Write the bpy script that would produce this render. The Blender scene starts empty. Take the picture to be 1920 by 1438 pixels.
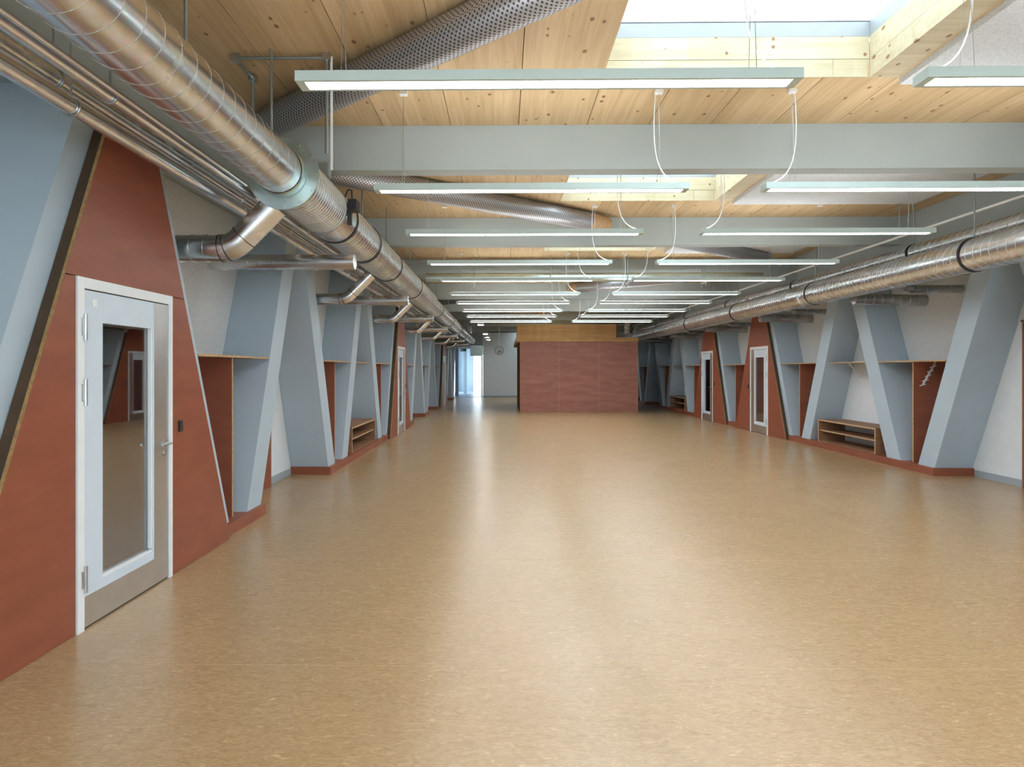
import bpy, bmesh, math, random
from mathutils import Vector, Matrix
random.seed(7)
PI = math.pi
scene = bpy.context.scene
COL = scene.collection

# ------------------------------------------------------------------ camera
CAM_H = 1.68
F_PX = 1200.0
cam_d = bpy.data.cameras.new('camera')
cam_d.sensor_fit = 'HORIZONTAL'
cam_d.sensor_width = 36.0
cam_d.lens = F_PX / 1920.0 * 36.0
YAW = math.radians(0.8)
cam_d.shift_x = (960 - (944 - F_PX * math.tan(YAW))) / 1920.0
cam_d.shift_y = (692 - 719) / 1920.0
cam_d.clip_start = 0.05
cam_d.clip_end = 300
cam = bpy.data.objects.new('camera', cam_d)
COL.objects.link(cam)
cam.location = (0, 0, CAM_H)
cam.rotation_euler = (PI / 2, 0, YAW)
scene.camera = cam

# ------------------------------------------------------------------ world / exposure
world = bpy.data.worlds.new('overcast_sky')
scene.world = world
world.use_nodes = True
bg = world.node_tree.nodes['Background']
bg.inputs['Color'].default_value = (0.82, 0.94, 1.0, 1)
bg.inputs['Strength'].default_value = 4.2
LAMP_E = 22.0
CEIL_FILL = 15.0  # added glow on the lamp tops to brighten the ceiling
vs = scene.view_settings
vs.view_transform = 'Standard'
vs.look = 'None'
vs.gamma = 1.0
vs.use_curve_mapping = False
vs.exposure = 0.42

# ------------------------------------------------------------------ layout constants (metres)
P = 4.10                       # bay length
V0 = 6.72                      # first column foot pair in view
def V(k): return V0 + P * k
K0, K1 = -3, 7                 # bays -3 .. 7
XL, XR = -2.80, 6.80           # column front planes
PL, PR = -2.70, 6.70           # red panel planes
BL, BR = -3.40, 7.40           # back wall planes
ZC = 4.23                      # ceiling underside
ZB = 3.765                     # beam underside
ZE = 3.60                      # edge beam underside
TAN = 0.40                     # column lean
HALF = 0.38                    # column foot offset from the V centre
CW = 0.20                      # half width of a column along the wall
YEND = 38.2
YSTART = V(-3) + 0.4

# portals: daylight sampling through the real skylight openings
SKX0, SKX1 = 0.87, 3.20
def sky_y(k): return V(k) + 1.05, V(k) + 3.02
SKZ = ZC + 0.50
for k in range(K0, K1 + 1):
    a, b = sky_y(k)
    ld = bpy.data.lights.new('skylight_portal', 'AREA')
    ld.shape = 'RECTANGLE'
    ld.size = SKX1 - SKX0
    ld.size_y = b - a
    ld.cycles.is_portal = True
    lo = bpy.data.objects.new('skylight_portal', ld)
    COL.objects.link(lo)
    lo.location = ((SKX0 + SKX1) / 2, (a + b) / 2, SKZ + 0.06)

# ------------------------------------------------------------------ materials
def new_mat(name):
    m = bpy.data.materials.new(name)
    m.use_nodes = True
    nt = m.node_tree
    b = nt.nodes['Principled BSDF']
    return m, nt, b
def N(nt, t, **kw):
    n = nt.nodes.new(t)
    for k, v in kw.items():
        if k in n.inputs: n.inputs[k].default_value = v
        else: setattr(n, k, v)
    return n
def ramp(nt, fac, stops):
    r = nt.nodes.new('ShaderNodeValToRGB')
    while len(r.color_ramp.elements) < len(stops): r.color_ramp.elements.new(0.5)
    for e, (p, c) in zip(r.color_ramp.elements, stops):
        e.position = p; e.color = (*c, 1)
    nt.links.new(fac, r.inputs['Fac'])
    return r.outputs['Color']
def coords(nt, scale, kind='Object', loc_rand=False):
    tc = nt.nodes.new('ShaderNodeTexCoord')
    mp = nt.nodes.new('ShaderNodeMapping')
    mp.inputs['Scale'].default_value = scale
    nt.links.new(tc.outputs[kind], mp.inputs['Vector'])
    return mp.outputs['Vector']
def mix(nt, fac, a, b, mode='MIX'):
    n = nt.nodes.new('ShaderNodeMix'); n.data_type = 'RGBA'; n.blend_type = mode
    for s, v in (('Factor', fac), ('A', a), ('B', b)):
        sock = [i for i in n.inputs if i.name == s and i.type in (('VALUE',) if s == 'Factor' else ('RGBA',))][0]
        if hasattr(v, 'is_linked') or hasattr(v, 'links'): nt.links.new(v, sock)
        elif s == 'Factor': sock.default_value = v
        else: sock.default_value = (*v, 1)
    return [o for o in n.outputs if o.type == 'RGBA'][0]
def bump(nt, b, h, strength=0.2, dist=0.01):
    n = nt.nodes.new('ShaderNodeBump')
    n.inputs['Strength'].default_value = strength
    n.inputs['Distance'].default_value = dist
    nt.links.new(h, n.inputs['Height'])
    nt.links.new(n.outputs['Normal'], b.inputs['Normal'])

M = {}
def simple(name, col, rough=0.5, metal=0.0, noise=0.06, nscale=6.0):
    m, nt, b = new_mat(name)
    v = coords(nt, (nscale,) * 3)
    nz = N(nt, 'ShaderNodeTexNoise', Scale=1.0, Detail=4.0)
    nt.links.new(v, nz.inputs['Vector'])
    lo = tuple(c * (1 - noise) for c in col); hi = tuple(min(1, c * (1 + noise)) for c in col)
    c = ramp(nt, nz.outputs['Fac'], [(0.3, lo), (0.7, hi)])
    nt.links.new(c, b.inputs['Base Color'])
    b.inputs['Roughness'].default_value = rough
    b.inputs['Metallic'].default_value = metal
    M[name] = m
    return m
simple('paint_grey', (0.44, 0.54, 0.63), 0.55, noise=0.03, nscale=2)
simple('paint_beam', (0.41, 0.465, 0.465), 0.6, noise=0.03, nscale=2)
simple('white_wall', (0.76, 0.81, 0.86), 0.8, noise=0.03)
simple('base_grey', (0.36, 0.41, 0.46), 0.5)
simple('door_white', (0.62, 0.72, 0.83), 0.4, noise=0.02)
simple('frame_white', (0.80, 0.85, 0.89), 0.4, noise=0.02)
simple('steel', (0.55, 0.57, 0.58), 0.3, 1.0)
simple('brushed', (0.62, 0.61, 0.60), 0.38, 1.0, noise=0.04, nscale=8)
simple('black', (0.02, 0.022, 0.03), 0.5)
simple('rubber', (0.03, 0.03, 0.035), 0.6)
simple('rod', (0.36, 0.42, 0.43), 0.35, 0.8)
simple('lamp_body', (0.62, 0.74, 0.73), 0.45, noise=0.02)
simple('white_plastic', (0.85, 0.87, 0.88), 0.4, noise=0.02)
simple('cord_white', (0.85, 0.86, 0.86), 0.5, noise=0.02)
simple('dark', (0.035, 0.03, 0.028), 0.8)
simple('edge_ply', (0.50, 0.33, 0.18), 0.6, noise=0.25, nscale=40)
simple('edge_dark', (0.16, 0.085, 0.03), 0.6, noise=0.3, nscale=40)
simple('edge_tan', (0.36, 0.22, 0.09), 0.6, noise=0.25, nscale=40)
simple('batten_shadow', (0.07, 0.04, 0.02), 0.7, noise=0.2)  # very dark tone stands in for the shadow gap behind the panels
simple('green_sign', (0.02, 0.22, 0.10), 0.5)
simple('blue_floor', (0.42, 0.47, 0.58), 0.3)
simple('sky_frame', (0.30, 0.32, 0.335), 0.5, noise=0.03)

def galv(name, col, rough):
    m, nt, b = new_mat(name)
    v = coords(nt, (1, 1, 1))
    vo = N(nt, 'ShaderNodeTexVoronoi', Scale=28.0)
    nt.links.new(v, vo.inputs['Vector'])
    nz = N(nt, 'ShaderNodeTexNoise', Scale=5.0, Detail=5.0)
    nt.links.new(v, nz.inputs['Vector'])
    c = ramp(nt, nz.outputs['Fac'], [(0.3, tuple(x * 0.85 for x in col)), (0.7, col)])
    c2 = mix(nt, 0.10, c, vo.outputs['Color'], 'MULTIPLY')
    nt.links.new(c2, b.inputs['Base Color'])
    b.inputs['Metallic'].default_value = 1.0
    r = nt.nodes.new('ShaderNodeMapRange')
    r.inputs['To Min'].default_value = rough * 0.8
    r.inputs['To Max'].default_value = rough * 1.25
    nt.links.new(nz.outputs['Fac'], r.inputs['Value'])
    nt.links.new(r.outputs['Result'], b.inputs['Roughness'])
    M[name] = m
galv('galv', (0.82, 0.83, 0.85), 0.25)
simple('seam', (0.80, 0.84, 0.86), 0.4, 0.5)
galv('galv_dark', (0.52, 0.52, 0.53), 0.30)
galv('galv_teal', (0.62, 0.74, 0.74), 0.35)

# red phenolic plywood
m, nt, b = new_mat('red_ply'); M['red_ply'] = m
v = coords(nt, (1.2, 1.2, 5.0))
nz = N(nt, 'ShaderNodeTexNoise', Scale=1.4, Detail=7.0, Roughness=0.6)
nt.links.new(v, nz.inputs['Vector'])
c = ramp(nt, nz.outputs['Fac'], [(0.25, (0.225, 0.064, 0.032)), (0.55, (0.28, 0.080, 0.041)), (0.8, (0.325, 0.098, 0.052))])
nt.links.new(c, b.inputs['Base Color'])
b.inputs['Roughness'].default_value = 0.42
v2 = coords(nt, (2, 2, 60))
n2 = N(nt, 'ShaderNodeTexNoise', Scale=2.0, Detail=3.0)
nt.links.new(v2, n2.inputs['Vector'])
bump(nt, b, n2.outputs['Fac'], 0.06, 0.004)

m, nt, b = new_mat('raw_red_ply'); M['raw_red_ply'] = m
v = coords(nt, (0.6, 0.6, 3.0))
nz = N(nt, 'ShaderNodeTexNoise', Scale=2.0, Detail=8.0, Roughness=0.65, Distortion=0.6)
nt.links.new(v, nz.inputs['Vector'])
c = ramp(nt, nz.outputs['Fac'], [(0.25, (0.27, 0.095, 0.066)), (0.5, (0.335, 0.135, 0.098)), (0.78, (0.42, 0.20, 0.15))])
nt.links.new(c, b.inputs['Base Color'])
b.inputs['Roughness'].default_value = 0.55
# spruce cross-laminated boards (grain along y)
def wood(name, scale, cols, knots=True):
    m, nt, b = new_mat(name); M[name] = m
    tc = nt.nodes.new('ShaderNodeTexCoord')
    oi = nt.nodes.new('ShaderNodeObjectInfo')
    add = nt.nodes.new('ShaderNodeVectorMath'); add.operation = 'ADD'
    sc = nt.nodes.new('ShaderNodeVectorMath'); sc.operation = 'SCALE'
    comb = nt.nodes.new('ShaderNodeCombineXYZ')
    for i in range(3): nt.links.new(oi.outputs['Random'], comb.inputs[i])
    nt.links.new(comb.outputs[0], sc.inputs[0]); sc.inputs['Scale'].default_value = 37.0
    nt.links.new(tc.outputs['Object'], add.inputs[0]); nt.links.new(sc.outputs[0], add.inputs[1])
    def mapped(s):
        mp = nt.nodes.new('ShaderNodeMapping'); mp.inputs['Scale'].default_value = s
        nt.links.new(add.outputs[0], mp.inputs['Vector']); return mp.outputs[0]
    g = N(nt, 'ShaderNodeTexNoise', Scale=1.0, Detail=6.0, Roughness=0.65, Distortion=0.4)
    nt.links.new(mapped(scale), g.inputs['Vector'])
    col = ramp(nt, g.outputs['Fac'], cols)
    # lamella strips of slightly different tone
    w = N(nt, 'ShaderNodeTexWhiteNoise'); w.noise_dimensions = '1D'
    sep = nt.nodes.new('ShaderNodeSeparateXYZ'); nt.links.new(add.outputs[0], sep.inputs[0])
    mul = nt.nodes.new('ShaderNodeMath'); mul.operation = 'MULTIPLY'; mul.inputs[1].default_value = 6.2
    fl = nt.nodes.new('ShaderNodeMath'); fl.operation = 'FLOOR'
    nt.links.new(sep.outputs['X'], mul.inputs[0]); nt.links.new(mul.outputs[0], fl.inputs[0]); nt.links.new(fl.outputs[0], w.inputs['W'])
    tone = ramp(nt, w.outputs['Value'], [(0.0, (0.80, 0.78, 0.74)), (1.0, (1.0, 1.0, 1.0))])
    col = mix(nt, 0.75, col, tone, 'MULTIPLY')
    if knots:
        vo = N(nt, 'ShaderNodeTexVoronoi', Scale=1.0, Randomness=1.0)
        nt.links.new(mapped((10.0, 6.0, 10.0)), vo.inputs['Vector'])
        rad = nt.nodes.new('ShaderNodeSeparateColor'); nt.links.new(vo.outputs['Color'], rad.inputs[0])
        mr = nt.nodes.new('ShaderNodeMapRange')
        mr.inputs['From Min'].default_value = 0.20; mr.inputs['From Max'].default_value = 1.0
        mr.inputs['To Min'].default_value = 0.0; mr.inputs['To Max'].default_value = 0.20
        nt.links.new(rad.outputs[0], mr.inputs['Value'])
        sub = nt.nodes.new('ShaderNodeMath'); sub.operation = 'SUBTRACT'
        nt.links.new(mr.outputs[0], sub.inputs[0]); nt.links.new(vo.outputs['Distance'], sub.inputs[1])
        mm = nt.nodes.new('ShaderNodeMapRange')
        mm.inputs['From Min'].default_value = -0.03; mm.inputs['From Max'].default_value = 0.05
        nt.links.new(sub.outputs[0], mm.inputs['Value'])
        col = mix(nt, mm.outputs[0], col, (0.24, 0.12, 0.05))
    nt.links.new(col, b.inputs['Base Color'])
    b.inputs['Roughness'].default_value = 0.6
    return m
wood('spruce', (22, 0.9, 22), [(0.25, (0.50, 0.34, 0.175)), (0.5, (0.62, 0.45, 0.255)), (0.75, (0.71, 0.55, 0.34))])
wood('curb_wood', (0.9, 12, 14), [(0.25, (0.46, 0.38, 0.23)), (0.5, (0.56, 0.485, 0.33)), (0.75, (0.64, 0.575, 0.42))])
wood('box_wood', (0.9, 3, 14), [(0.25, (0.45, 0.23, 0.075)), (0.5, (0.56, 0.31, 0.11)), (0.75, (0.66, 0.40, 0.17))], False)
wood('bench_ply', (3, 3, 14), [(0.25, (0.22, 0.10, 0.05)), (0.5, (0.30, 0.15, 0.08)), (0.75, (0.36, 0.20, 0.11))], False)

# linoleum floor
m, nt, b = new_mat('linoleum'); M['linoleum'] = m
v = coords(nt, (1, 1, 1))
n1 = N(nt, 'ShaderNodeTexNoise', Scale=2.2, Detail=3.0); nt.links.new(v, n1.inputs['Vector'])
vs_ = coords(nt, (16, 34, 1))
n2 = N(nt, 'ShaderNodeTexNoise', Scale=1.0, Detail=4.0, Roughness=0.6, Distortion=1.6); nt.links.new(vs_, n2.inputs['Vector'])
ca = ramp(nt, n2.outputs['Fac'], [(0.30, (0.335, 0.215, 0.104)), (0.52, (0.408, 0.270, 0.137)), (0.64, (0.445, 0.303, 0.160)), (0.74, (0.56, 0.43, 0.245))])
cb = ramp(nt, n1.outputs['Fac'], [(0.3, (0.94, 0.94, 0.94)), (0.7, (1, 1, 1))])
c = mix(nt, 1.0, ca, cb, 'MULTIPLY')
nt.links.new(c, b.inputs['Base Color'])
b.inputs['Roughness'].default_value = 0.27
b.inputs['Specular IOR Level'].default_value = 0.85
n3 = N(nt, 'ShaderNodeTexNoise', Scale=9.0, Detail=2.0); nt.links.new(v, n3.inputs['Vector'])
bump(nt, b, n3.outputs['Fac'], 0.05, 0.01)
simple('weld', (0.55, 0.40, 0.23), 0.4)

# wood wool acoustic board
m, nt, b = new_mat('wood_wool'); M['wood_wool'] = m
v = coords(nt, (1, 1, 1))
n1 = N(nt, 'ShaderNodeTexNoise', Scale=60.0, Detail=4.0, Roughness=0.7, Distortion=1.5); nt.links.new(v, n1.inputs['Vector'])
c = ramp(nt, n1.outputs['Fac'], [(0.30, (0.46, 0.48, 0.50)), (0.50, (0.68, 0.71, 0.74)), (0.72, (0.80, 0.83, 0.86))])
nt.links.new(c, b.inputs['Base Color']); b.inputs['Roughness'].default_value = 0.9
bump(nt, b, n1.outputs['Fac'], 0.6, 0.01)

# perforated mesh duct: uses the UV of the tube
m, nt, b = new_mat('perforated'); M['perforated'] = m
tc = nt.nodes.new('ShaderNodeTexCoord')
mp = nt.nodes.new('ShaderNodeMapping'); mp.inputs['Scale'].default_value = (1, 1, 1)
nt.links.new(tc.outputs['UV'], mp.inputs['Vector'])
ck = N(nt, 'ShaderNodeTexVoronoi', Scale=1.0, Randomness=0.0)
mp.inputs['Rotation'].default_value = (0, 0, PI / 4)
nt.links.new(mp.outputs[0], ck.inputs['Vector'])
c = ramp(nt, ck.outputs['Distance'], [(0.24, (0.03, 0.03, 0.035)), (0.36, (0.46, 0.46, 0.48))])
nt.links.new(c, b.inputs['Base Color'])
mt = ramp(nt, ck.outputs['Distance'], [(0.24, (0, 0, 0)), (0.36, (0.75, 0.75, 0.75))])
nt.links.new(mt, b.inputs['Metallic'])
b.inputs['Roughness'].default_value = 0.42

# glass
def glass(name, refl, tint):
    m = bpy.data.materials.new(name); m.use_nodes = True; nt = m.node_tree
    nt.nodes.clear()
    o = nt.nodes.new('ShaderNodeOutputMaterial')
    t = nt.nodes.new('ShaderNodeBsdfTransparent'); t.inputs[0].default_value = (*tint, 1)
    g = nt.nodes.new('ShaderNodeBsdfGlossy'); g.inputs['Roughness'].default_value = 0.02
    g.inputs['Color'].default_value = (0.95, 0.95, 0.95, 1)
    mx = nt.nodes.new('ShaderNodeMixShader'); mx.inputs[0].default_value = refl
    nt.links.new(t.outputs[0], mx.inputs[1]); nt.links.new(g.outputs[0], mx.inputs[2])
    nt.links.new(mx.outputs[0], o.inputs[0]); M[name] = m
glass('sky_glass', 0.05, (0.97, 0.99, 1.0))
glass('door_glass', 0.34, (0.5, 0.45, 0.42))
def emit(name, col, e):
    m = bpy.data.materials.new(name); m.use_nodes = True; nt = m.node_tree
    b = nt.nodes['Principled BSDF']
    b.inputs['Base Color'].default_value = (0.8, 0.8, 0.8, 1)
    b.inputs['Emission Color'].default_value = (*col, 1)
    b.inputs['Emission Strength'].default_value = e
    M[name] = m
emit('diffuser', (0.95, 0.98, 1.0), LAMP_E)
emit('ceiling_fill', (0.95, 0.98, 1.0), CEIL_FILL)
emit('spot_diffuser', (1.0, 0.97, 0.9), 60.0)

# ------------------------------------------------------------------ mesh helpers
class MB:
    def __init__(s):
        s.v = []; s.f = []; s.uv = None; s.smooth = []
    def box(s, x0, x1, y0, y1, z0, z1):
        x0, x1 = sorted((x0, x1)); y0, y1 = sorted((y0, y1)); z0, z1 = sorted((z0, z1))
        n = len(s.v)
        s.v += [(x0, y0, z0), (x1, y0, z0), (x1, y1, z0), (x0, y1, z0), (x0, y0, z1), (x1, y0, z1), (x1, y1, z1), (x0, y1, z1)]
        for f in ((3, 2, 1, 0), (4, 5, 6, 7), (0, 1, 5, 4), (1, 2, 6, 5), (2, 3, 7, 6), (3, 0, 4, 7)):
            s.f.append(tuple(n + i for i in f)); s.smooth.append(False)
        return s
    def prism_x(s, poly, x0, x1):            # poly of (y, z), extruded along x
        n = len(s.v); k = len(poly)
        s.v += [(x0, y, z) for y, z in poly] + [(x1, y, z) for y, z in poly]
        s.f.append(tuple(n + i for i in reversed(range(k)))); s.f.append(tuple(n + k + i for i in range(k)))
        s.smooth += [False, False]
        for i in range(k):
            j = (i + 1) % k
            s.f.append((n + i, n + j, n + k + j, n + k + i)); s.smooth.append(False)
        return s
    def tube(s, pts, r, seg=12, caps=True, smooth=True):   # swept circle along points
        pts = [Vector(p) for p in pts]
        rs = r if isinstance(r, (list, tuple)) else [r] * len(pts)
        n0 = len(s.v)
        d0 = (pts[1] - pts[0]).normalized()
        up = Vector((0, 0, 1)) if abs(d0.z) < 0.9 else Vector((1, 0, 0))
        a = d0.cross(up).normalized()
        for i, p in enumerate(pts):
            if i == 0: t = pts[1] - pts[0]
            elif i == len(pts) - 1: t = pts[-1] - pts[-2]
            else: t = (pts[i + 1] - pts[i]).normalized() + (pts[i] - pts[i - 1]).normalized()
            t.normalize()
            a = (a - t * a.dot(t)).normalized(); bb = t.cross(a)
            k = 1.0
            if 0 < i < len(pts) - 1:
                c = (pts[i + 1] - pts[i]).normalized().dot(t); k = 1.0 / max(c, 0.5)
            for j in range(seg):
                an = 2 * PI * j / seg
                s.v.append(tuple(p + (a * math.cos(an) + bb * math.sin(an)) * rs[i] * (k if False else 1)))
        for i in range(len(pts) - 1):
            for j in range(seg):
                q = (j + 1) % seg
                s.f.append((n0 + i * seg + j, n0 + i * seg + q, n0 + (i + 1) * seg + q, n0 + (i + 1) * seg + j)); s.smooth.append(smooth)
        if caps:
            e = n0 + (len(pts) - 1) * seg
            n1 = len(s.v)
            s.v += [s.v[n0 + j] for j in range(seg)] + [s.v[e + j] for j in range(seg)]
            s.f.append(tuple(n1 + j for j in reversed(range(seg)))); s.smooth.append(False)
            s.f.append(tuple(n1 + seg + j for j in range(seg))); s.smooth.append(False)
        return s
    def helix_y(s, x, z, r, y0, y1, pitch, w=0.003, h=0.0035, seg=28):   # raised lock seam around a duct along y
        turns = (y1 - y0) / pitch; m = int(turns * seg)
        n0 = len(s.v)
        for i in range(m + 1):
            an = 2 * PI * i / seg; y = y0 + pitch * i / seg
            c, q = math.cos(an), math.sin(an)
            for dr, dy in ((-0.002, -w), (h, 0.0), (-0.002, w)):
                s.v.append((x + c * (r + dr), y + dy, z + q * (r + dr)))
        for i in range(m):
            for j in range(2):
                a = n0 + i * 3 + j
                s.f.append((a, a + 1, a + 4, a + 3)); s.smooth.append(True)
        return s
    def lathe_y(s, x, z, prof, seg=36):      # prof: (y, r)
        n0 = len(s.v)
        prof = [q for a_, b_ in zip(prof[:-1], prof[1:]) for q in (a_, b_)]     # hard edges between steps
        for y, r in prof:
            for j in range(seg):
                an = 2 * PI * j / seg
                s.v.append((x + r * math.cos(an), y, z + r * math.sin(an)))
        for i in range(0, len(prof) - 1, 2):
            for j in range(seg):
                q = (j + 1) % seg
                s.f.append((n0 + i * seg + j, n0 + i * seg + q, n0 + (i + 1) * seg + q, n0 + (i + 1) * seg + j)); s.smooth.append(True)
        return s
    def build(s, name, mat, parent=None, origin=None, uv=None):
        me = bpy.data.meshes.new(name)
        o = Vector(origin) if origin else Vector((0, 0, 0))
        me.from_pydata([tuple(Vector(p) - o) for p in s.v], [], s.f)
        me.polygons.foreach_set('use_smooth', s.smooth)
        if uv:
            bm = bmesh.new(); bm.from_mesh(me); L = bm.loops.layers.uv.new('UVMap')
            for f in bm.faces:
                for l in f.loops: l[L].uv = uv(l.vert.co, f)
            bm.to_mesh(me); bm.free()
        else:
            bm = bmesh.new(); bm.from_mesh(me); bmesh.ops.recalc_face_normals(bm, faces=bm.faces); bm.to_mesh(me); bm.free()
        me.materials.append(M[mat])
        ob = bpy.data.objects.new(name, me)
        COL.objects.link(ob)
        if parent is not None:
            ob.parent = parent
            if origin: ob.location = o
        elif origin: ob.location = o
        return ob
def tag(o, label=None, cat=None, group=None, kind=None):
    if label: o['label'] = label
    if cat: o['category'] = cat
    if group: o['group'] = group
    if kind: o['kind'] = kind
    return o
def empty(name, loc=(0, 0, 0)):
    o = bpy.data.objects.new(name, None); COL.objects.link(o)
    o.location = loc; o.empty_display_size = 0.1
    return o
def copy_tree(o, parent=None):
    c = o.copy(); COL.objects.link(c)
    if parent is not None: c.parent = parent
    for ch in list(o.children): copy_tree(ch, c)
    return c
def inst(mesh_ob, name, parent, loc):        # another object sharing the mesh
    o = bpy.data.objects.new(name, mesh_ob.data); COL.objects.link(o)
    o.parent = parent; o.location = loc
    return o

ORD = ['zeroth', 'first', 'second', 'third', 'fourth', 'fifth', 'sixth', 'seventh', 'eighth', 'ninth', 'tenth', 'eleventh', 'twelfth', 'thirteenth', 'fourteenth', 'fifteenth', 'sixteenth', 'seventeenth', 'eighteenth']
# ------------------------------------------------------------------ floor
XA, XB = BL - 0.12, BR + 0.12
fl = tag(MB().box(XA, XB, YSTART, 52, -0.2, -0.0006).build('floor', 'weld'), kind='structure',
         label='tan marbled linoleum floor laid in wide sheets')
y = 3.62 - 2.03 * 5
first = None
while y < 52:
    ya, yb = max(y, YSTART), min(y + 2.026, 52)
    if yb - ya > 0.1:
        MB().box(XA, XB, ya, yb, -0.0005, 0.0).build('linoleum_sheet', 'linoleum', fl)
    y += 2.03

# ------------------------------------------------------------------ roof deck, ceiling boards, skylights
YR1 = 52
deck = MB()
ys = YSTART
for k in range(K0, K1 + 1):
    a, b = sky_y(k)
    a -= 0.062; b += 0.062
    deck.box(XA, XB, ys, a, ZC + 0.121, ZC + 0.34)
    deck.box(XA, SKX0 - 0.062, a, b, ZC + 0.121, ZC + 0.34)
    deck.box(SKX1 + 0.242, XB, a, b, ZC + 0.121, ZC + 0.34)
    ys = b
deck.box(XA, XB, ys, YR1, ZC + 0.121, ZC + 0.34)
ceil = tag(deck.build('ceiling', 'dark'), kind='structure', label='spruce board ceiling with square skylights between grey beams')
GAP = 0.0065
def split(a, b, n): return [(a + (b - a) * i / n, a + (b - a) * (i + 1) / n) for i in range(n)]
proto = {}
def board(x0, x1, y0, y1):
    key = (round(x1 - x0, 3), round(y1 - y0, 3))
    if key not in proto:
        w, l = x1 - x0 - GAP, y1 - y0 - 0.004
        proto[key] = MB().box(-w / 2, w / 2, -l / 2, l / 2, 0, 0.12).build('ceiling_board', 'spruce', ceil)
        proto[key].location = ((x0 + x1) / 2, (y0 + y1) / 2, ZC)
    else:
        inst(proto[key], 'ceiling_board', ceil, ((x0 + x1) / 2, (y0 + y1) / 2, ZC))
RX = SKX1 + 0.24                   # right of the thick curb beam
for k in range(K0, K1 + 1):
    a, b = sky_y(k)
    y0, y1 = V(k), V(k + 1)
    for x0, x1 in split(BL, SKX0, 6): board(x0, x1, y0, y1)
    for x0, x1 in split(SKX0, RX, 4):
        board(x0, x1, y0, a); board(x0, x1, b, y1)
    for x0, x1 in split(RX, BR, 6): board(x0, x1, y0, y1)
    # acoustic panel beside the skylight
    MB().box(RX + 0.03, 6.2, a - 0.02, b + 0.02, ZC - 0.055, ZC - 0.001).build('acoustic_panel', 'wood_wool', ceil)
WN = 0
for k in range(K0, K1 + 1):
    a, b = sky_y(k); WN += 1
    w = empty('window_%d' % WN, ((SKX0 + SKX1) / 2, (a + b) / 2, ZC))
    tag(w, kind='structure', label='square skylight with timber curb set in the board ceiling')
    T = 0.03
    def part(name, x0, x1, y0, y1, z0, z1, mat, p=None):
        c = Vector(((SKX0 + SKX1) / 2, (a + b) / 2, ZC))
        mb = MB().box(x0 - c.x, x1 - c.x, y0 - c.y, y1 - c.y, z0 - c.z, z1 - c.z)
        return mb.build(name, mat, w if p is None else p)
    # far and near curbs: an upper board over two lower pieces
    for (yy0, yy1) in ((b + 0.002, b + 0.06), (a - 0.06, a - 0.002)):
        part('curb_board', SKX0 - 0.02, SKX1, yy0, yy1, ZC + 0.165, ZC + 0.36, 'curb_wood')
        part('curb_board', SKX0 - 0.02, SKX1 - 0.32, yy0, yy1, ZC + 0.12, ZC + 0.16, 'curb_wood')
        part('curb_board', SKX1 - 0.315, SKX1, yy0, yy1, ZC + 0.12, ZC + 0.16, 'curb_wood')
        e0, e1 = (yy0 - 0.004, yy0) if yy0 >= b else (yy1, yy1 + 0.004)
        part('trim_strip', SKX0, SKX1 - 0.32, e0, e1, ZC + 0.004, ZC + 0.158, 'curb_wood')
        part('trim_strip', SKX1 - 0.315, SKX1 - 0.02, e0, e1, ZC + 0.004, ZC + 0.158, 'curb_wood')
        part('frame_rail', SKX0 - 0.02, SKX1 + 0.02, yy0, yy1, ZC + 0.362, SKZ - 0.012, 'sky_frame')
        part('gasket', SKX0 - 0.02, SKX1 + 0.02, yy0, yy1, SKZ - 0.011, SKZ - 0.001, 'black')
    part('curb_board', SKX0 - 0.06, SKX0 - 0.002, a, b, ZC + 0.122, ZC + 0.36, 'curb_wood')
    part('frame_rail', SKX0 - 0.06, SKX0 - 0.002, a, b, ZC + 0.362, SKZ, 'sky_frame')
    part('curb_beam', SKX1, RX, a, b, ZC - 0.002, ZC + 0.16, 'curb_wood')
    part('curb_beam', SKX1 + 0.001, RX, a, b, ZC + 0.163, ZC + 0.36, 'curb_wood')
    part('frame_rail', SKX1 + 0.002, RX, a, b, ZC + 0.362, SKZ, 'sky_frame')
    pane = part('pane', SKX0 - 0.05, SKX1 + 0.05, a - 0.05, b + 0.05, SKZ, SKZ + 0.008, 'sky_glass')
# hidden gap filler between curb beam and deck hole
# ------------------------------------------------------------------ roof beams
for k in range(K0 + 1, K1 + 2):
    yb = V(k) - 0.03
    if yb > YEND - 0.3: continue
    o = MB().box(PL + 0.05, PR - 0.05, yb, yb + 0.2, ZB, ZC - 0.001).build('roof_beam', 'paint_beam')
    if k == 0: tag(o, 'grey painted roof beam with the flanged duct passing just in front of it', 'beam')
    elif k > 0: tag(o, 'grey roof beam spanning the hall above the lamps, %s from the end wall' % ORD[8 - k], 'beam', 'roof beams across the hall')
    else: tag(o, 'grey roof beam at the near glazed end of the hall', 'beam', 'near roof beams')

# ------------------------------------------------------------------ long walls
for side, xf, xb, nm in ((-1, PL + 0.05, BL, 'left'), (1, PR - 0.05, BR, 'right')):
    yend = YEND if side > 0 else YEND
    w = MB().box(xb, xb + side * 0.12, YSTART, yend, 0, ZC + 0.12).build('wall_' + nm, 'white_wall')
    tag(w, kind='structure', label='white plastered back wall of the niches along the hall')
    e = MB().box(xf, xb - side * 0.002, YSTART, yend, ZE, ZC - 0.002).build('trim_%d' % (1 if side < 0 else 2), 'paint_beam')
    tag(e, kind='structure', label='grey painted edge beam above the slanted columns')

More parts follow.
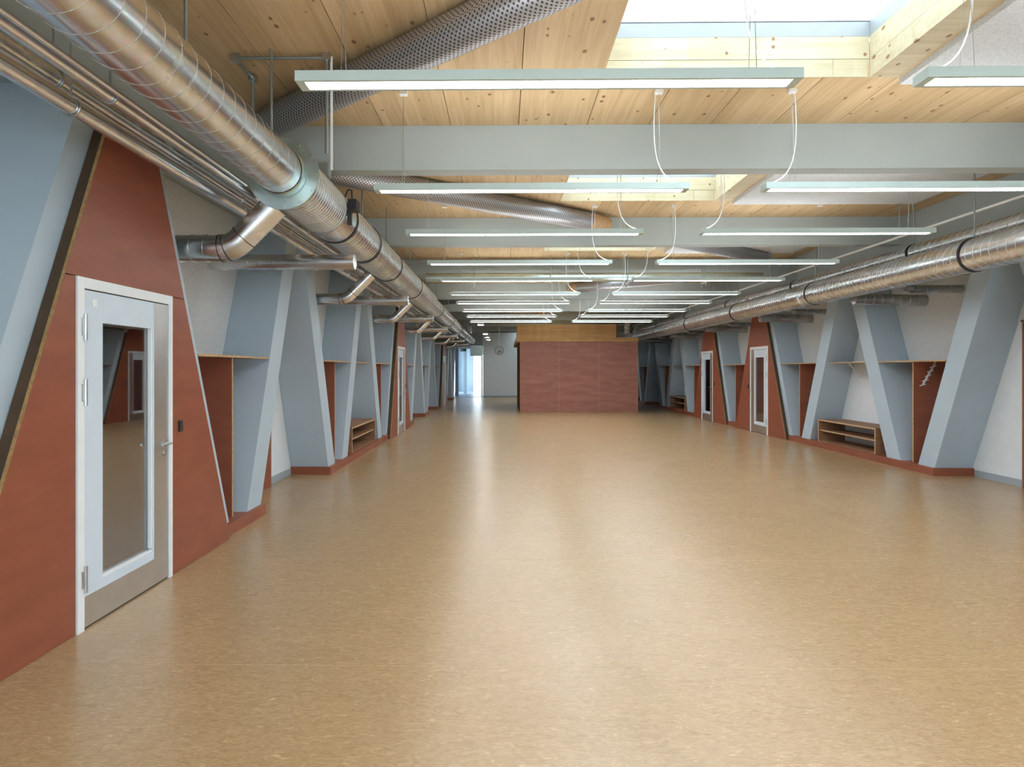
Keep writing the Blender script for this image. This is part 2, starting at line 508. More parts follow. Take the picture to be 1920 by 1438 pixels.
def P3(side, x, y, z): return (x, y, z)
def column(side, k, lean):
    """lean=+1: foot at V+HALF, rises away from the camera; -1: mirrored"""
    yc = V(k) + lean * HALF
    z0, z1 = 0.121, ZE - 0.001
    def e(z, d): return yc + lean * TAN * z + d
    poly = [(e(z0, -CW), z0), (e(z0, CW), z0), (e(z1, CW), z1), (e(z1, -CW), z1)]
    xf = XL if side < 0 else XR
    xb = (BL + 0.004) if side < 0 else (BR - 0.004)
    mb = MB().prism_x(poly, xb, xf)
    return mb.build('raking_column', 'paint_grey', origin=((xf + xb) / 2, yc, 0.12))
WALLN = {-1: 'under the flanged duct', 1: 'under the paired ducts'}
LB = {-2: 'open', -1: 'door', 0: 'open', 1: 'bench', 2: 'door', 3: 'open', 4: 'open', 5: 'door', 6: 'open', 7: 'open'}
RB = {-2: 'open', -1: 'open', 0: 'open', 1: 'bench', 2: 'door', 3: 'door', 4: 'bench', 5: 'open', 6: 'open', 7: 'open'}
BAY = {-1: LB, 1: RB}
KMIN = {-1: -1, 1: 0}
adj = {
    (-1, -1, 1): 'edging the red panel of the large near door',
    (-1, 0, -1): 'half hidden behind the red panel of the large near door',
    (-1, 0, 1): 'at the foot of the near shelf niche, facing a white niche',
    (-1, 1, -1): 'closing the first white niche',
    (-1, 1, 1): 'at the start of the bench niche',
    (-1, 2, -1): 'at the end of the bench niche',
    (-1, 2, 1): 'edging the red panel of the second door',
    (1, 1, -1): 'with a wide blue-grey flank beside the white niche',
    (1, 1, 1): 'at the start of the first bench niche',
    (1, 2, -1): 'at the end of the first bench niche',
    (1, 2, 1): 'edging the red panel of the nearer of two doors',
    (1, 3, 1): 'standing between the two red door panels',
}
for side in (-1, 1):
    for k in range(KMIN[side], 8):
        for lean in (-1, 1):
            if side > 0 and k == 0 and lean < 0: continue
            if side < 0 and k == -1 and lean < 0: continue
            if V(k) + lean * (HALF + TAN * ZE) > YEND - 0.2: continue
            o = column(side, k, lean)
            if (side, k, lean) in adj:
                tag(o, 'grey leaning column %s, %s' % (adj[(side, k, lean)], WALLN[side]), 'column')
            else:
                n_ = 2 * (7 - k) + (1 if lean < 0 else 0)
                tag(o, 'grey leaning column %s, %s from the end wall' % (WALLN[side], ORD[max(1, n_)]), 'column', 'far leaning columns %s' % WALLN[side])

# niches ----------------------------------------------------------------
ZS = 1.80
ACN = 0
for side in (-1, 1):
    xb = BL if side < 0 else BR
    xf = XL if side < 0 else XR
    sg = -side                       # direction from back wall into the room
    def X(d): return xb + sg * d     # d = distance from back wall
    D = abs(xf - xb)
    # plinths: contiguous runs
    runs = []
    for k in range(KMIN[side], 8):
        a, b = V(k) - 0.66, V(k) + 0.66
        lb, rb = BAY[side].get(k - 1), BAY[side].get(k)
        if lb == 'door': a = V(k) - HALF + 0.03
        if rb == 'door': b = V(k) + HALF - 0.03
        if runs and lb == 'bench': runs[-1][1] = b
        else: runs.append([a, b])
    runs = [q for q in runs if q[1] < YEND]
    for ri, (a, b) in enumerate(runs):
        pl = MB().box(X(0.003), X(D + 0.045), a, b, 0.0, 0.12).build('plinth', 'red_ply', origin=(X(D / 2), (a + b) / 2, 0))
        tag(pl, 'red plywood plinth step %s, %s from the end wall' % (WALLN[side], ORD[len(runs) - ri]), 'plinth', 'plinths %s' % WALLN[side])
    for k in range(KMIN[side], 8):
        if V(k) > YEND - 1: continue
        # shelf in the V
        h = HALF - CW / 1.0 + TAN * ZS - 0.012
        h = HALF - CW + TAN * ZS - 0.012
        s = empty('wall_shelf', (X(D / 2), V(k), ZS))
        far = k > 2 if side < 0 else k > 3
        lbl = {(-1, 0): 'plywood coat shelf beside the red panel of the large near door',
               (-1, 1): 'plywood coat shelf between the white niche and bench niche under the flanged duct',
               (-1, 2): 'plywood coat shelf between the bench niche and second door under the flanged duct',
               (1, 1): 'plywood coat shelf with a peg rail below, beside the wide grey column',
               (1, 2): 'plywood coat shelf between bench niche and nearer door under the paired ducts',
               (1, 3): 'plywood coat shelf between the two red door panels'}.get((side, k))
        if lbl: tag(s, lbl, 'shelf')
        else: tag(s, 'plywood coat shelf %s, %s from the end wall' % (WALLN[side], ORD[8 - k]), 'shelf', 'far coat shelves %s' % WALLN[side])
        def bx(mat, name, x0, x1, y0, y1, z0, z1, par=s, org=(X(D / 2), V(k), ZS)):
            o = Vector(org)
            return MB().box(x0 - o.x, x1 - o.x, y0 - o.y, y1 - o.y, z0 - o.z, z1 - o.z).build(name, mat, par)
        bx('bench_ply', 'shelf_board', X(0.012), X(D - 0.004), V(k) - h, V(k) + h, ZS, ZS + 0.022)
        bx('edge_ply', 'edge_band', X(D - 0.003), X(D), V(k) - h, V(k) + h, ZS, ZS + 0.022)
        bx('red_ply', 'partition', X(0.012), X(D - 0.064), V(k) - 0.012, V(k) + 0.012, 0.121, ZS - 0.001)
        bx('edge_ply', 'edge_band', X(D - 0.063), X(D - 0.06), V(k) - 0.012, V(k) + 0.012, 0.121, ZS - 0.001)
        # wood wool board above the shelf
        z0, z1 = ZS + 0.024, ZE - 0.004
        h0 = HALF - CW + TAN * z0 - 0.008; h1 = HALF - CW + TAN * z1 - 0.008
        ac = MB().prism_x([(V(k) - h0, z0), (V(k) + h0, z0), (V(k) + h1, z1), (V(k) - h1, z1)], X(0.002), X(0.03)).build('wall_panel', 'wood_wool')
        ac.name = 'trim_%d' % (10 + ACN); ACN += 1
        tag(ac, kind='structure', label='grey wood-wool acoustic board above a coat shelf')
    for k in range(KMIN[side], 7):
        kind = BAY[side].get(k)
        c = V(k) + P / 2
        if kind in ('open', 'bench') and c < YEND - 2:
            # wood wool on the upper back wall of the bay, baseboard or bench below
            z0 = 2.36 if kind == 'open' else ZS + 0.024
            def hw(z): return P / 2 - HALF - CW - TAN * z - 0.008
            z1 = min(ZE - 0.004, (P / 2 - HALF - CW - 0.02) / TAN)
            ac = MB().prism_x([(c - hw(z0), z0), (c + hw(z0), z0), (c + max(hw(z1), 0.002), z1), (c - max(hw(z1), 0.002), z1)], X(0.002), X(0.03)).build('wall_panel', 'wood_wool')
            ac.name = 'trim_%d' % (10 + ACN); ACN += 1
            tag(ac, kind='structure', label='grey wood-wool acoustic board high between two leaning columns')
        if kind == 'open' and c < YEND - 2:
            bb = MB().box(X(0.002), X(0.018), V(k) + 0.68, V(k + 1) - 0.68, 0.0, 0.10).build('baseboard_%s' % ('left' if side < 0 else 'right'), 'base_grey')
            tag(bb, kind='structure', label='grey skirting along the white niche wall')
            if k in (0, 1, 3, 4, 5, 6):
                # red plywood leaf on the niche wall
                y1 = V(k + 1) - 1.66; y0 = y1 - 0.84
                lf = empty('plywood_door', (X(0.02), (y0 + y1) / 2, 0))
                o = (X(0.02), (y0 + y1) / 2, 0)
                bx('red_ply', 'leaf', X(0.020), X(0.06), y0, y1, 0.0, 2.34, lf, o)
                bx('edge_ply', 'edge_band', X(0.020), X(0.06), y1 + 0.0005, y1 + 0.004, 0.0, 2.34, lf, o)
                bx('edge_dark', 'head_trim', X(0.020), X(0.065), y0 - 0.02, y1 + 0.02, 2.345, 2.375, lf, o)
                if k == 0: tag(lf, 'dark red plywood door leaf on the white niche wall %s' % WALLN[side], 'door')
                else: tag(lf, 'red plywood door leaf %s, in the %s niche from the end wall' % (WALLN[side], ORD[max(1, 7 - k)]), 'door', 'far plywood leaves %s' % WALLN[side])
        if kind == 'bench':
            y0, y1 = V(k) + 0.98, V(k + 1) - 0.98
            org = (X(D / 2), c, 0.121)
            be = empty('bench', org)
            if k == 1: tag(be, 'low open plywood bench with one inner shelf, in the niche %s' % WALLN[side], 'bench')
            else: tag(be, 'small far plywood bench beyond the two doors', 'bench')
            hb = 0.60
            bx('bench_ply', 'seat_board', X(0.03), X(D - 0.004), y0, y1, hb - 0.03, hb, be, org)
            bx('edge_ply', 'edge_band', X(D - 0.003), X(D), y0, y1, hb - 0.03, hb, be, org)
            for q in (y0, y1 - 0.03):
                bx('bench_ply', 'end_panel', X(0.03), X(D - 0.004), q, q + 0.03, 0.122, hb - 0.031, be, org)
                bx('edge_ply', 'edge_band', X(D - 0.003), X(D), q, q + 0.03, 0.122, hb - 0.031, be, org)
            bx('bench_ply', 'inner_shelf', X(0.05), X(D - 0.03), y0 + 0.031, y1 - 0.031, 0.355, 0.378, be, org)
            bx('edge_ply', 'edge_band', X(D - 0.029), X(D - 0.026), y0 + 0.031, y1 - 0.031, 0.355, 0.378, be, org)
            bx('bench_ply', 'base_board', X(0.03), X(D - 0.004), y0 + 0.031, y1 - 0.031, 0.1225, 0.14, be, org)
            # shelf above
            hh = P / 2 - HALF - CW - TAN * (ZS + 0.022) - 0.01
            s = empty('wall_shelf', (X(D / 2), c, ZS))
            tag(s, 'plywood coat shelf above the %s bench %s' % ('low' if k == 1 else 'far', WALLN[side]), 'shelf')
            og = (X(D / 2), c, ZS)
            bx('bench_ply', 'shelf_board', X(0.012), X(D - 0.06), c - hh, c + hh, ZS, ZS + 0.022, s, og)
            bx('edge_ply', 'edge_band', X(D - 0.059), X(D - 0.056), c - hh, c + hh, ZS, ZS + 0.022, s, og)
            if k == 1:
                r = empty('coat_rail', (X(0.25), c, ZS - 0.002))
                tag(r, 'steel coat rail with pegs below the shelf above the low bench %s' % WALLN[side], 'coat rail')
                for dy in (-0.30, 0.25):
                    mb = MB()
                    a_ = Vector((sg * 0.12, dy, 0.0)); b_ = Vector((sg * -0.10, dy - 0.05, -0.30))
                    mb.tube([a_, b_], 0.015, 8)
                    rail = mb.build('rail_arm', 'seam', r)
                    for t in (0.25, 0.5, 0.75, 1.0):
                        p = a_.lerp(b_, t)
                        MB().tube([p, p + Vector((sg * 0.035, 0, 0.03))], 0.009, 6).build('peg', 'seam', rail)
# coat rail on the partition of the first shelf niche under the paired ducts
r = empty('coat_rail', (7.02, V(1) - 0.10, ZS - 0.003))
tag(r, 'steel coat rail with pegs hanging by the red partition beside the wide grey column', 'coat rail')
a_ = Vector((0.16, 0.02, 0)); b_ = Vector((-0.10, -0.06, -0.38))
rail = MB().tube([a_, b_], 0.015, 8).build('rail_arm', 'seam', r)
for t in (0.2, 0.4, 0.6, 0.8, 1.0):
    p = a_.lerp(b_, t)
    MB().tube([p + Vector((-0.05, 0, -0.012)), p + Vector((0.05, 0, 0.012))], 0.009, 6).build('peg', 'seam', rail)

# ------------------------------------------------------------------ red door panels with doors
DOORN = 0
def door_bay(side, k, flip, plabel, dlabel, swlabel):
    global DOORN
    DOORN += 1
    xp = PL if side < 0 else PR
    sg = 1 if side < 0 else -1            # into the room
    c = V(k) + P / 2
    def X(d): return xp + sg * d          # d>0 towards the room
    fy = -1 if flip else 1
    dy0, dy1 = -0.665, 0.495                # door frame relative to bay centre, before flip
    zt = 2.27
    pe = empty('plywood_panel', (xp, c, 0))
    tag(pe, plabel, 'wall panel')
    def hw(z): return P / 2 - HALF + 0.02 - TAN * z - 0.02     # half width of the A shape at height z
    def hf(z): return hw(z) - 0.055
    ztop = ZE - 0.004
    a, b = sorted((fy * dy0, fy * dy1))
    g = 0.0035
    def pz(name, poly, x0, x1, mat, par=pe):
        return MB().prism_x([(y, z) for y, z in poly], x0 - xp, x1 - xp).build(name, mat, par)
    TH = 0.022
    polys = [
        ('board', [(-hw(zt + g), zt + g), (hf(zt + g), zt + g), (hf(ztop), ztop), (-hw(ztop), ztop)]),
        ('board', [(-hw(0), 0.003), (a - g, 0.003), (a - g, zt - g), (-hw(zt - g), zt - g)]),
        ('board', [(b + g, 0.003), (hf(0), 0.003), (hf(zt - g), zt - g), (b + g, zt - g)]),
    ]
    for n_, p_ in polys: pz(n_, p_, X(0), X(-TH), 'red_ply')
    # ply edges along the two raking sides, and battens behind with the gap's shadow put into their colour
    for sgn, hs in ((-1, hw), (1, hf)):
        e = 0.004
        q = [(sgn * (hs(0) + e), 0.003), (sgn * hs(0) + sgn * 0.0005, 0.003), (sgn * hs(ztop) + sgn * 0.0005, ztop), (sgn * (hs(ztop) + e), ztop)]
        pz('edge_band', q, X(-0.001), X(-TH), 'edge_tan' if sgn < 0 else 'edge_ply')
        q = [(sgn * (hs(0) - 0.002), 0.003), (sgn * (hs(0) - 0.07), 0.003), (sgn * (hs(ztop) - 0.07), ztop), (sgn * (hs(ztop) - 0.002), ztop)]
        pz('batten', q, X(-TH - 0.001), X(-0.094), 'batten_shadow')
    # door
    d = empty('door_%d' % DOORN, (xp, c, 0))
    tag(d, dlabel, kind='structure')
    def bx(name, mat, u0, u1, z0, z1, d0, d1, par=d):
        return MB().box(sg * d0, sg * d1, fy * u0, fy * u1, z0, z1).build(name, mat, par)
    F = 0.065
    fr = bx('frame_jamb', 'frame_white', dy0, dy0 + F, 0, zt, -0.10, 0.012)
    bx('frame_jamb', 'frame_white', dy1 - 0.045, dy1, 0, zt, -0.10, 0.012)
    bx('frame_head', 'frame_white', dy0 + F + 0.0005, dy1 - 0.0455, zt - 0.07, zt, -0.10, 0.012)
    l0, l1 = dy0 + F + 0.004, dy1 - 0.048
    lt = zt - 0.078
    bx('gap_shade', 'black', l0, l1, lt + 0.0005, zt - 0.0705, -0.05, -0.002)  # black strip painting the dark gap between leaf and frame head
    g0, g1, gz0, gz1 = dy0 + 0.27, dy0 + 0.885, 0.275, 1.99
    # leaf built around the glass
    leaf = empty('leaf'); leaf.parent = d
    bx('stile', 'door_white', l0, g0, 0.012, lt, -0.05, 0.0, leaf)
    bx('stile', 'door_white', g1, l1, 0.012, lt, -0.05, 0.0, leaf)
    bx('rail', 'door_white', g0 + 0.0005, g1 - 0.0005, gz1, lt, -0.05, 0.0, leaf)
    bx('rail', 'door_white', g0 + 0.0005, g1 - 0.0005, 0.012, gz0, -0.05, 0.0, leaf)
    bx('glass', 'door_glass', g0 + 0.001, g1 - 0.001, gz0 + 0.001, gz1 - 0.001, -0.038, -0.030, leaf)
    # glazing bead on three sides
    bx('bead', 'frame_white', g1 - 0.018, g1 - 0.001, gz0 + 0.03, gz1 - 0.001, -0.029, -0.004, leaf)
    bx('bead', 'frame_white', g0 + 0.001, g1 - 0.001, gz0 + 0.001, gz0 + 0.018, -0.029, -0.004, leaf)
    bx('lock_plate', 'brushed', g1 + 0.018, l1 - 0.002, 0.215, lt - 0.002, 0.0005, 0.0025, leaf)
    bx('kick_plate', 'brushed', l0 + 0.002, l1 - 0.002, 0.014, 0.212, 0.0005, 0.003, leaf)
    st = bx('sticker', 'white_plastic', dy0 + 0.155, dy0 + 0.205, 2.09, 2.14, 0.0005, 0.004, leaf)
    for zc in (1.95, 1.53, 0.33):
        hg = MB().tube([(sg * 0.02, fy * (l0 - 0.003), zc - 0.085), (sg * 0.02, fy * (l0 - 0.003), zc + 0.085)], 0.011, 12)
        h_ = hg.build('hinge', 'steel', d)
        bx('hinge_plate', 'brushed', l0 - 0.035, l0 - 0.004, zc - 0.055, zc + 0.055, 0.0125, 0.016, h_)
        h_.location = (0, 0, 0)
    hy = l1 - 0.055; hz = 1.09
    hd = MB().tube([(sg * 0.003, fy * hy, hz), (sg * 0.055, fy * hy, hz)], 0.009, 10)
    hd.tube([(sg * 0.05, fy * (hy + 0.01), hz), (sg * 0.052, fy * (hy - 0.13), hz)], 0.010, 10)
    hd.build('handle', 'steel', d)
    MB().tube([(sg * 0.003, fy * hy, hz), (sg * 0.010, fy * hy, hz)], 0.026, 18).build('rose', 'steel', d)
    MB().tube([(sg * 0.003, fy * hy, hz - 0.075), (sg * 0.012, fy * hy, hz - 0.075)], 0.022, 18).build('lock', 'steel', d)
    bx('threshold', 'black', l0, l1, 0.001, 0.010, -0.045, -0.005)
    # switch
    sy = c + fy * (dy1 + 0.14)
    sw = empty('light_switch', (X(0.0005), sy, 1.205))
    tag(sw, swlabel, 'switch')
    MB().box(0, sg * 0.010, -0.030, 0.030, -0.047, 0.047).build('plate', 'black', sw)
    MB().box(sg * 0.0105, sg * 0.014, -0.022, 0.022, 0.003, 0.040).build('rocker', 'rubber', sw)
    MB().box(sg * 0.0105, sg * 0.014, -0.022, 0.022, -0.040, -0.003).build('rocker', 'rubber', sw)
door_bay(-1, -1, False, 'large red plywood A-shaped wall panel around the full-size near door',
         'pale glazed door with steel kick plate in the large red panel', 'black double switch on the large red panel beside the near door')
door_bay(-1, 2, False, 'narrow red plywood wall panel beyond the bench niche under the flanged duct',
         'pale glazed door in the red panel beyond the bench niche', 'black switch beside the door beyond the bench niche under the flanged duct')
door_bay(-1, 5, False, 'furthest red plywood wall panel under the flanged duct',
         'furthest pale glazed door under the flanged duct', 'black switch beside the furthest door under the flanged duct')
door_bay(1, 2, False, 'red plywood wall panel next to the bench niche, nearer of two',
         'pale glazed door next to the bench niche, under the paired ducts', 'black switch on the red panel next to the bench niche')
door_bay(1, 3, True, 'red plywood wall panel beyond the first door under the paired ducts',
         'pale glazed door, further of two under the paired ducts', 'black switch on the further of two red panels under the paired ducts')

# ------------------------------------------------------------------ main ducts
H = CAM_H
def rods_and_rings(root, x, z, rr, ylist, ztop=ZC - 0.002, ring=True):
    for yy, r_ in ylist:
        MB().tube([(x, yy, z + r_ + 0.006), (x, yy, ztop)], 0.011, 8).build('hanger_rod', 'rod', root)
        if ring:
            MB().lathe_y(x, z, [(yy - 0.014, r_ + 0.0035), (yy - 0.014, r_ + 0.013), (yy + 0.014, r_ + 0.013), (yy + 0.014, r_ + 0.0035)], 40).build('clamp_ring', 'rubber', root)
DLX, DLZ = -1.85, H + 1.64
RA, RBB, RCC = 0.19, 0.245, 0.20
duct = empty('ventilation_duct', (0, 0, 0))
tag(duct, 'long spiral steel ventilation duct with wide flange and dark damper motor', 'duct')
def duct_sec(root, x, z, r, y0, y1, pitch, name='duct_section', mat='galv', extra=None, h=0.005):
    mb = MB().lathe_y(x, z, [(y0, r * 0.2), (y0, r), (y1, r), (y1, r * 0.2)], 48)
    # keep the end rings crisp
    o = mb.build(name, mat, root)
    MB().helix_y(x, z, r, y0 + 0.03, y1 - 0.03, pitch, h=h).build('spiral_seam', 'seam', o)
    return o
YF = 5.36
duct_sec(duct, DLX, DLZ, RA, -4.5, YF - 0.10, 0.165, h=0.003)
duct_sec(duct, DLX, DLZ, RBB, YF + 0.10, 6.70, 0.062, h=0.008)
duct_sec(duct, DLX, DLZ, RBB * 0.985, 6.70, 15.6, 0.11, h=0.005)
duct_sec(duct, DLX, DLZ, RCC, 15.6, 37.4, 0.16)
# collar and flange
MB().lathe_y(DLX, DLZ, [(YF - 0.12, RA + 0.004), (YF - 0.10, RA + 0.012), (YF - 0.02, RA + 0.012), (YF - 0.01, RA + 0.004)], 48).build('collar', 'galv_teal', duct)
MB().lathe_y(DLX, DLZ, [(YF - 0.012, RA), (YF - 0.012, RBB + 0.055), (YF + 0.008, RBB + 0.055), (YF + 0.01, RA)], 48).build('flange', 'galv_teal', duct)
MB().lathe_y(DLX, DLZ, [(YF + 0.012, RBB + 0.012), (YF + 0.11, RBB + 0.012), (YF + 0.115, RBB)], 48).build('collar', 'galv_teal', duct)
for i in range(12):
    an = 2 * PI * i / 12
    px, pz_ = DLX + (RBB + 0.03) * math.cos(an), DLZ + (RBB + 0.03) * math.sin(an)
    MB().tube([(px, YF - 0.022, pz_), (px, YF - 0.013, pz_)], 0.009, 6).build('bolt', 'steel', duct)
MB().lathe_y(DLX, DLZ, [(6.50, RBB), (6.50, RBB + 0.011), (6.94, RBB + 0.011), (6.94, RBB)], 48).build('collar', 'galv', duct)
for yy in (6.98, 9.0):
    pass
rods_and_rings(duct, DLX, DLZ, RBB, [(8.35, RBB), (10.1, RBB), (12.6, RBB)])
rods_and_rings(duct, DLX, DLZ, RCC, [(17.6, RCC), (21.5, RCC), (25.6, RCC), (29.7, RCC)])
rods_and_rings(duct, DLX, DLZ, RA, [(3.70, RA), (5.08, RA)], ring=False)
MB().lathe_y(DLX, DLZ, [(6.98, RBB + 0.003), (6.98, RBB + 0.016), (7.02, RBB + 0.016), (7.02, RBB + 0.003)], 40).build('clamp_ring', 'rubber', duct)
# damper actuator: a dark motor block with bracket and cable on the top of the damper collar
am = MB()
ax, az, ay = DLX + RBB, DLZ, 6.60
am.box(ax + 0.012, ax + 0.10, ay - 0.08, ay + 0.07, az - 0.01, az + 0.10)
am.box(ax + 0.012, ax + 0.05, ay - 0.10, ay - 0.04, az - 0.16, az - 0.011)
am.box(ax + 0.03, ax + 0.08, ay + 0.071, ay + 0.12, az + 0.02, az + 0.07)
act = am.build('damper_actuator', 'black', duct)
MB().tube([(ax + 0.05, ay - 0.05, az + 0.10), (ax + 0.05, ay - 0.06, az + 0.19), (ax + 0.0, ay - 0.02, az + 0.21), (ax - 0.04, ay + 0.0, az + 0.12)], 0.008, 6).build('cable', 'rubber', act)
# junction box on top
MB().box(DLX + 0.02, DLX + 0.14, 6.20, 6.34, DLZ + RBB + 0.002, DLZ + RBB + 0.13).build('junction_box', 'galv_teal', duct)
# elbow up at the far end
prof = []
for i in range(11):
    z = DLZ + RCC + 0.004 + i * 0.058
    prof += [(z, 0.20), (z + 0.02, 0.225), (z + 0.04, 0.20)]
pts = [(DLX, 33.6, z) for z, r_ in prof if z < ZC - 0.005]; rs = [r_ for z, r_ in prof if z < ZC - 0.005]
MB().tube(pts, rs, 24).build('riser', 'galv', duct)

# paired ducts on the other side
DRX, DRZ, RR = 5.90, H + 1.43, 0.205
d2 = empty('ventilation_duct'); tag(d2, 'large spiral steel ventilation duct hung along the wall with two neighbouring doors', 'duct')
duct_sec(d2, DRX, DRZ, RR, 1.0, 9.0, 0.13)
duct_sec(d2, DRX, DRZ, RR, 9.0, 32.0, 0.11, h=0.004)
rods_and_rings(d2, DRX, DRZ, RR, [(8.10, RR), (12.2, RR), (16.2, RR), (20.3, RR), (24.4, RR), (28.5, RR)])
MB().lathe_y(DRX, DRZ, [(12.5, RR), (12.5, RR + 0.012), (13.0, RR + 0.012), (13.0, RR)], 40).build('collar', 'galv', d2)
d3 = empty('ventilation_duct'); tag(d3, 'slimmer spiral duct running above and behind the larger one of the pair', 'duct')
D3X, D3Z, R3 = 6.36, H + 1.80, 0.125
duct_sec(d3, D3X, D3Z, R3, 1.0, 31.0, 0.15)
for yy in (10.0, 14.0, 18.1, 22.2, 26.3):
    MB().tube([(D3X, yy, D3Z + R3 + 0.004), (D3X, yy, ZC - 0.002)], 0.011, 8).build('hanger_rod', 'rod', d3)
    MB().lathe_y(D3X, D3Z, [(yy - 0.012, R3 + 0.003), (yy - 0.012, R3 + 0.014), (yy + 0.012, R3 + 0.014), (yy + 0.012, R3 + 0.003)], 32).build('clamp_ring', 'rubber', d3)
d4 = empty('conduit_pipe'); tag(d4, 'thin pale conduit running above the paired ducts', 'pipe')
MB().tube([(5.95, 1.0, H + 1.985), (5.95, 29.6, H + 1.985)], 0.018, 10).build('pipe', 'white_plastic', d4)
for yy in (9.7, 14.3, 18.4, 22.5):
    MB().tube([(5.95, yy, H + 2.004), (5.95, yy, ZC - 0.002)], 0.009, 8).build('hanger_rod', 'rod', d4)
    MB().box(5.925, 5.975, yy - 0.02, yy + 0.02, H + 1.955, H + 1.966).build('saddle', 'steel', d4)
MB().tube([(DRX, 30.2, p[2] - DLZ + DRZ) for p in pts] + [(DRX, 30.2, ZC - 0.004)], rs + [rs[0]], 24).build('riser', 'galv', d2)

# small pipes along the near wall, below the flanged duct
for (x, dz, r_, lab, rings) in ((-2.42, 1.47, 0.048, 'lowest slim steel pipe below the flanged duct, with clamp rings', True),
                                (-2.52, 1.63, 0.055, 'second slim steel pipe below the flanged duct, beside the red panel top', True),
                                (-2.20, 1.525, 0.034, 'slim steel pipe running close under the flanged duct', True),
                                (-2.105, 1.505, 0.016, 'thin conduit hugging the underside of the flanged duct', False)):
    y1 = 31 if rings else 5.2
    p = empty('steel_pipe'); tag(p, lab, 'pipe')
    MB().tube([(x, -4.5, H + dz), (x, y1, H + dz)], r_, 20).build('pipe', 'galv', p)
    if rings:
        for yy in (3.55, 6.05, 9.8, 13.9):
            MB().lathe_y(x, H + dz, [(yy - 0.006, r_ + 0.002), (yy - 0.006, r_ + 0.010), (yy + 0.006, r_ + 0.010), (yy + 0.006, r_ + 0.002)], 24).build('clamp_ring', 'steel', p)
            if yy != 6.05: MB().tube([(x, yy, H + dz + r_ + 0.011), (x, yy, ZC - 0.002)], 0.006, 6).build('hanger_rod', 'rod', p)

# branch ducts ------------------------------------------------------------
def branch(name, label, pts, r_, group=None, pitch=0.13, mat='galv'):
    e = empty(name); tag(e, label, 'duct', group)
    mb = MB()
    mb.tube(pts, r_, 28, smooth=True)
    o = mb.build('duct_pipe', mat, e)
    a, b_ = Vector(pts[0]), Vector(pts[1])
    L = (b_ - a).length; n = int(L / pitch)
    for i in range(1, n):
        p = a.lerp(b_, i / n); d_ = (b_ - a).normalized()
        MB().tube([p - d_ * 0.004, p + d_ * 0.004], r_ + 0.004, 28).build('seam', 'galv', o)
    if len(pts) > 2:
        for i in sorted({2, len(pts) // 2, len(pts) - 1}):
            p = Vector(pts[i - 1]).lerp(Vector(pts[i]), 0.08); d_ = (Vector(pts[i]) - Vector(pts[i - 1])).normalized()
            MB().tube([p - d_ * 0.003, p + d_ * 0.003], r_ + 0.005, 28).build('seam', 'rubber', o)
    return e
for k in range(0, 7):
    if V(k) > 32: break
    yv = V(k)
    r_e = 0.118 if k == 0 else 0.085
    zz = H + 1.07
    ye = yv - 1.08
    zj = DLZ - (RCC if k > 2 else RBB) * 0.55
    lab = {0: 'bent branch duct rising to the flanged duct beside the large red panel', 1: 'bent branch duct beyond the white niche under the flanged duct'}.get(k, 'small bent branch duct under the flanged duct, %s from the end wall' % ORD[7 - k])
    branch('branch_duct', lab, [(BL + 0.035, ye, zz), (-2.50, ye, zz)] + [(-2.50 + 0.25 * math.sin(t_ * PI / 16), ye, zz + 0.25 * (1 - math.cos(t_ * PI / 16))) for t_ in (1, 2, 3, 4)] + [(-2.02, ye, zz + 0.073 + 0.303)], r_e,
           None if k < 2 else 'far bent branch ducts', 0.12)
    lab = {0: 'straight branch duct above the near shelf niche under the flanged duct', 1: 'straight branch duct above the bench niche under the flanged duct'}.get(k, 'straight branch duct under the flanged duct, %s from the end wall' % ORD[7 - k])
    branch('branch_duct', lab, [(BL + 0.035, yv + 0.58, H + 1.225), (-1.70, yv + 0.58, H + 1.225)], 0.086, None if k < 2 else 'far straight branch ducts', 0.14)
for k in range(1, 6):
    yv = V(k)
    lab = 'wide branch duct entering the acoustic board beside the wide grey column' if k == 1 else 'wide branch duct under the paired ducts, %s from the end wall' % ORD[6 - k]
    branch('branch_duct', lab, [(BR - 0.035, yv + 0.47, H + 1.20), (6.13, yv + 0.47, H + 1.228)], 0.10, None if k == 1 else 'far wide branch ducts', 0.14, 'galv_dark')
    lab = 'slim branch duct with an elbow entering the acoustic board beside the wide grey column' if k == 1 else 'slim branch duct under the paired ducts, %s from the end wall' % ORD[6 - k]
    branch('branch_duct', lab, [(BR - 0.035, yv - 0.42, H + 1.29), (6.60, yv - 0.42, H + 1.29), (6.50, yv - 0.42, H + 1.33), (6.18, yv - 0.42, H + 1.42)], 0.065, None if k == 1 else 'far slim branch ducts', 0.16, 'galv_dark')

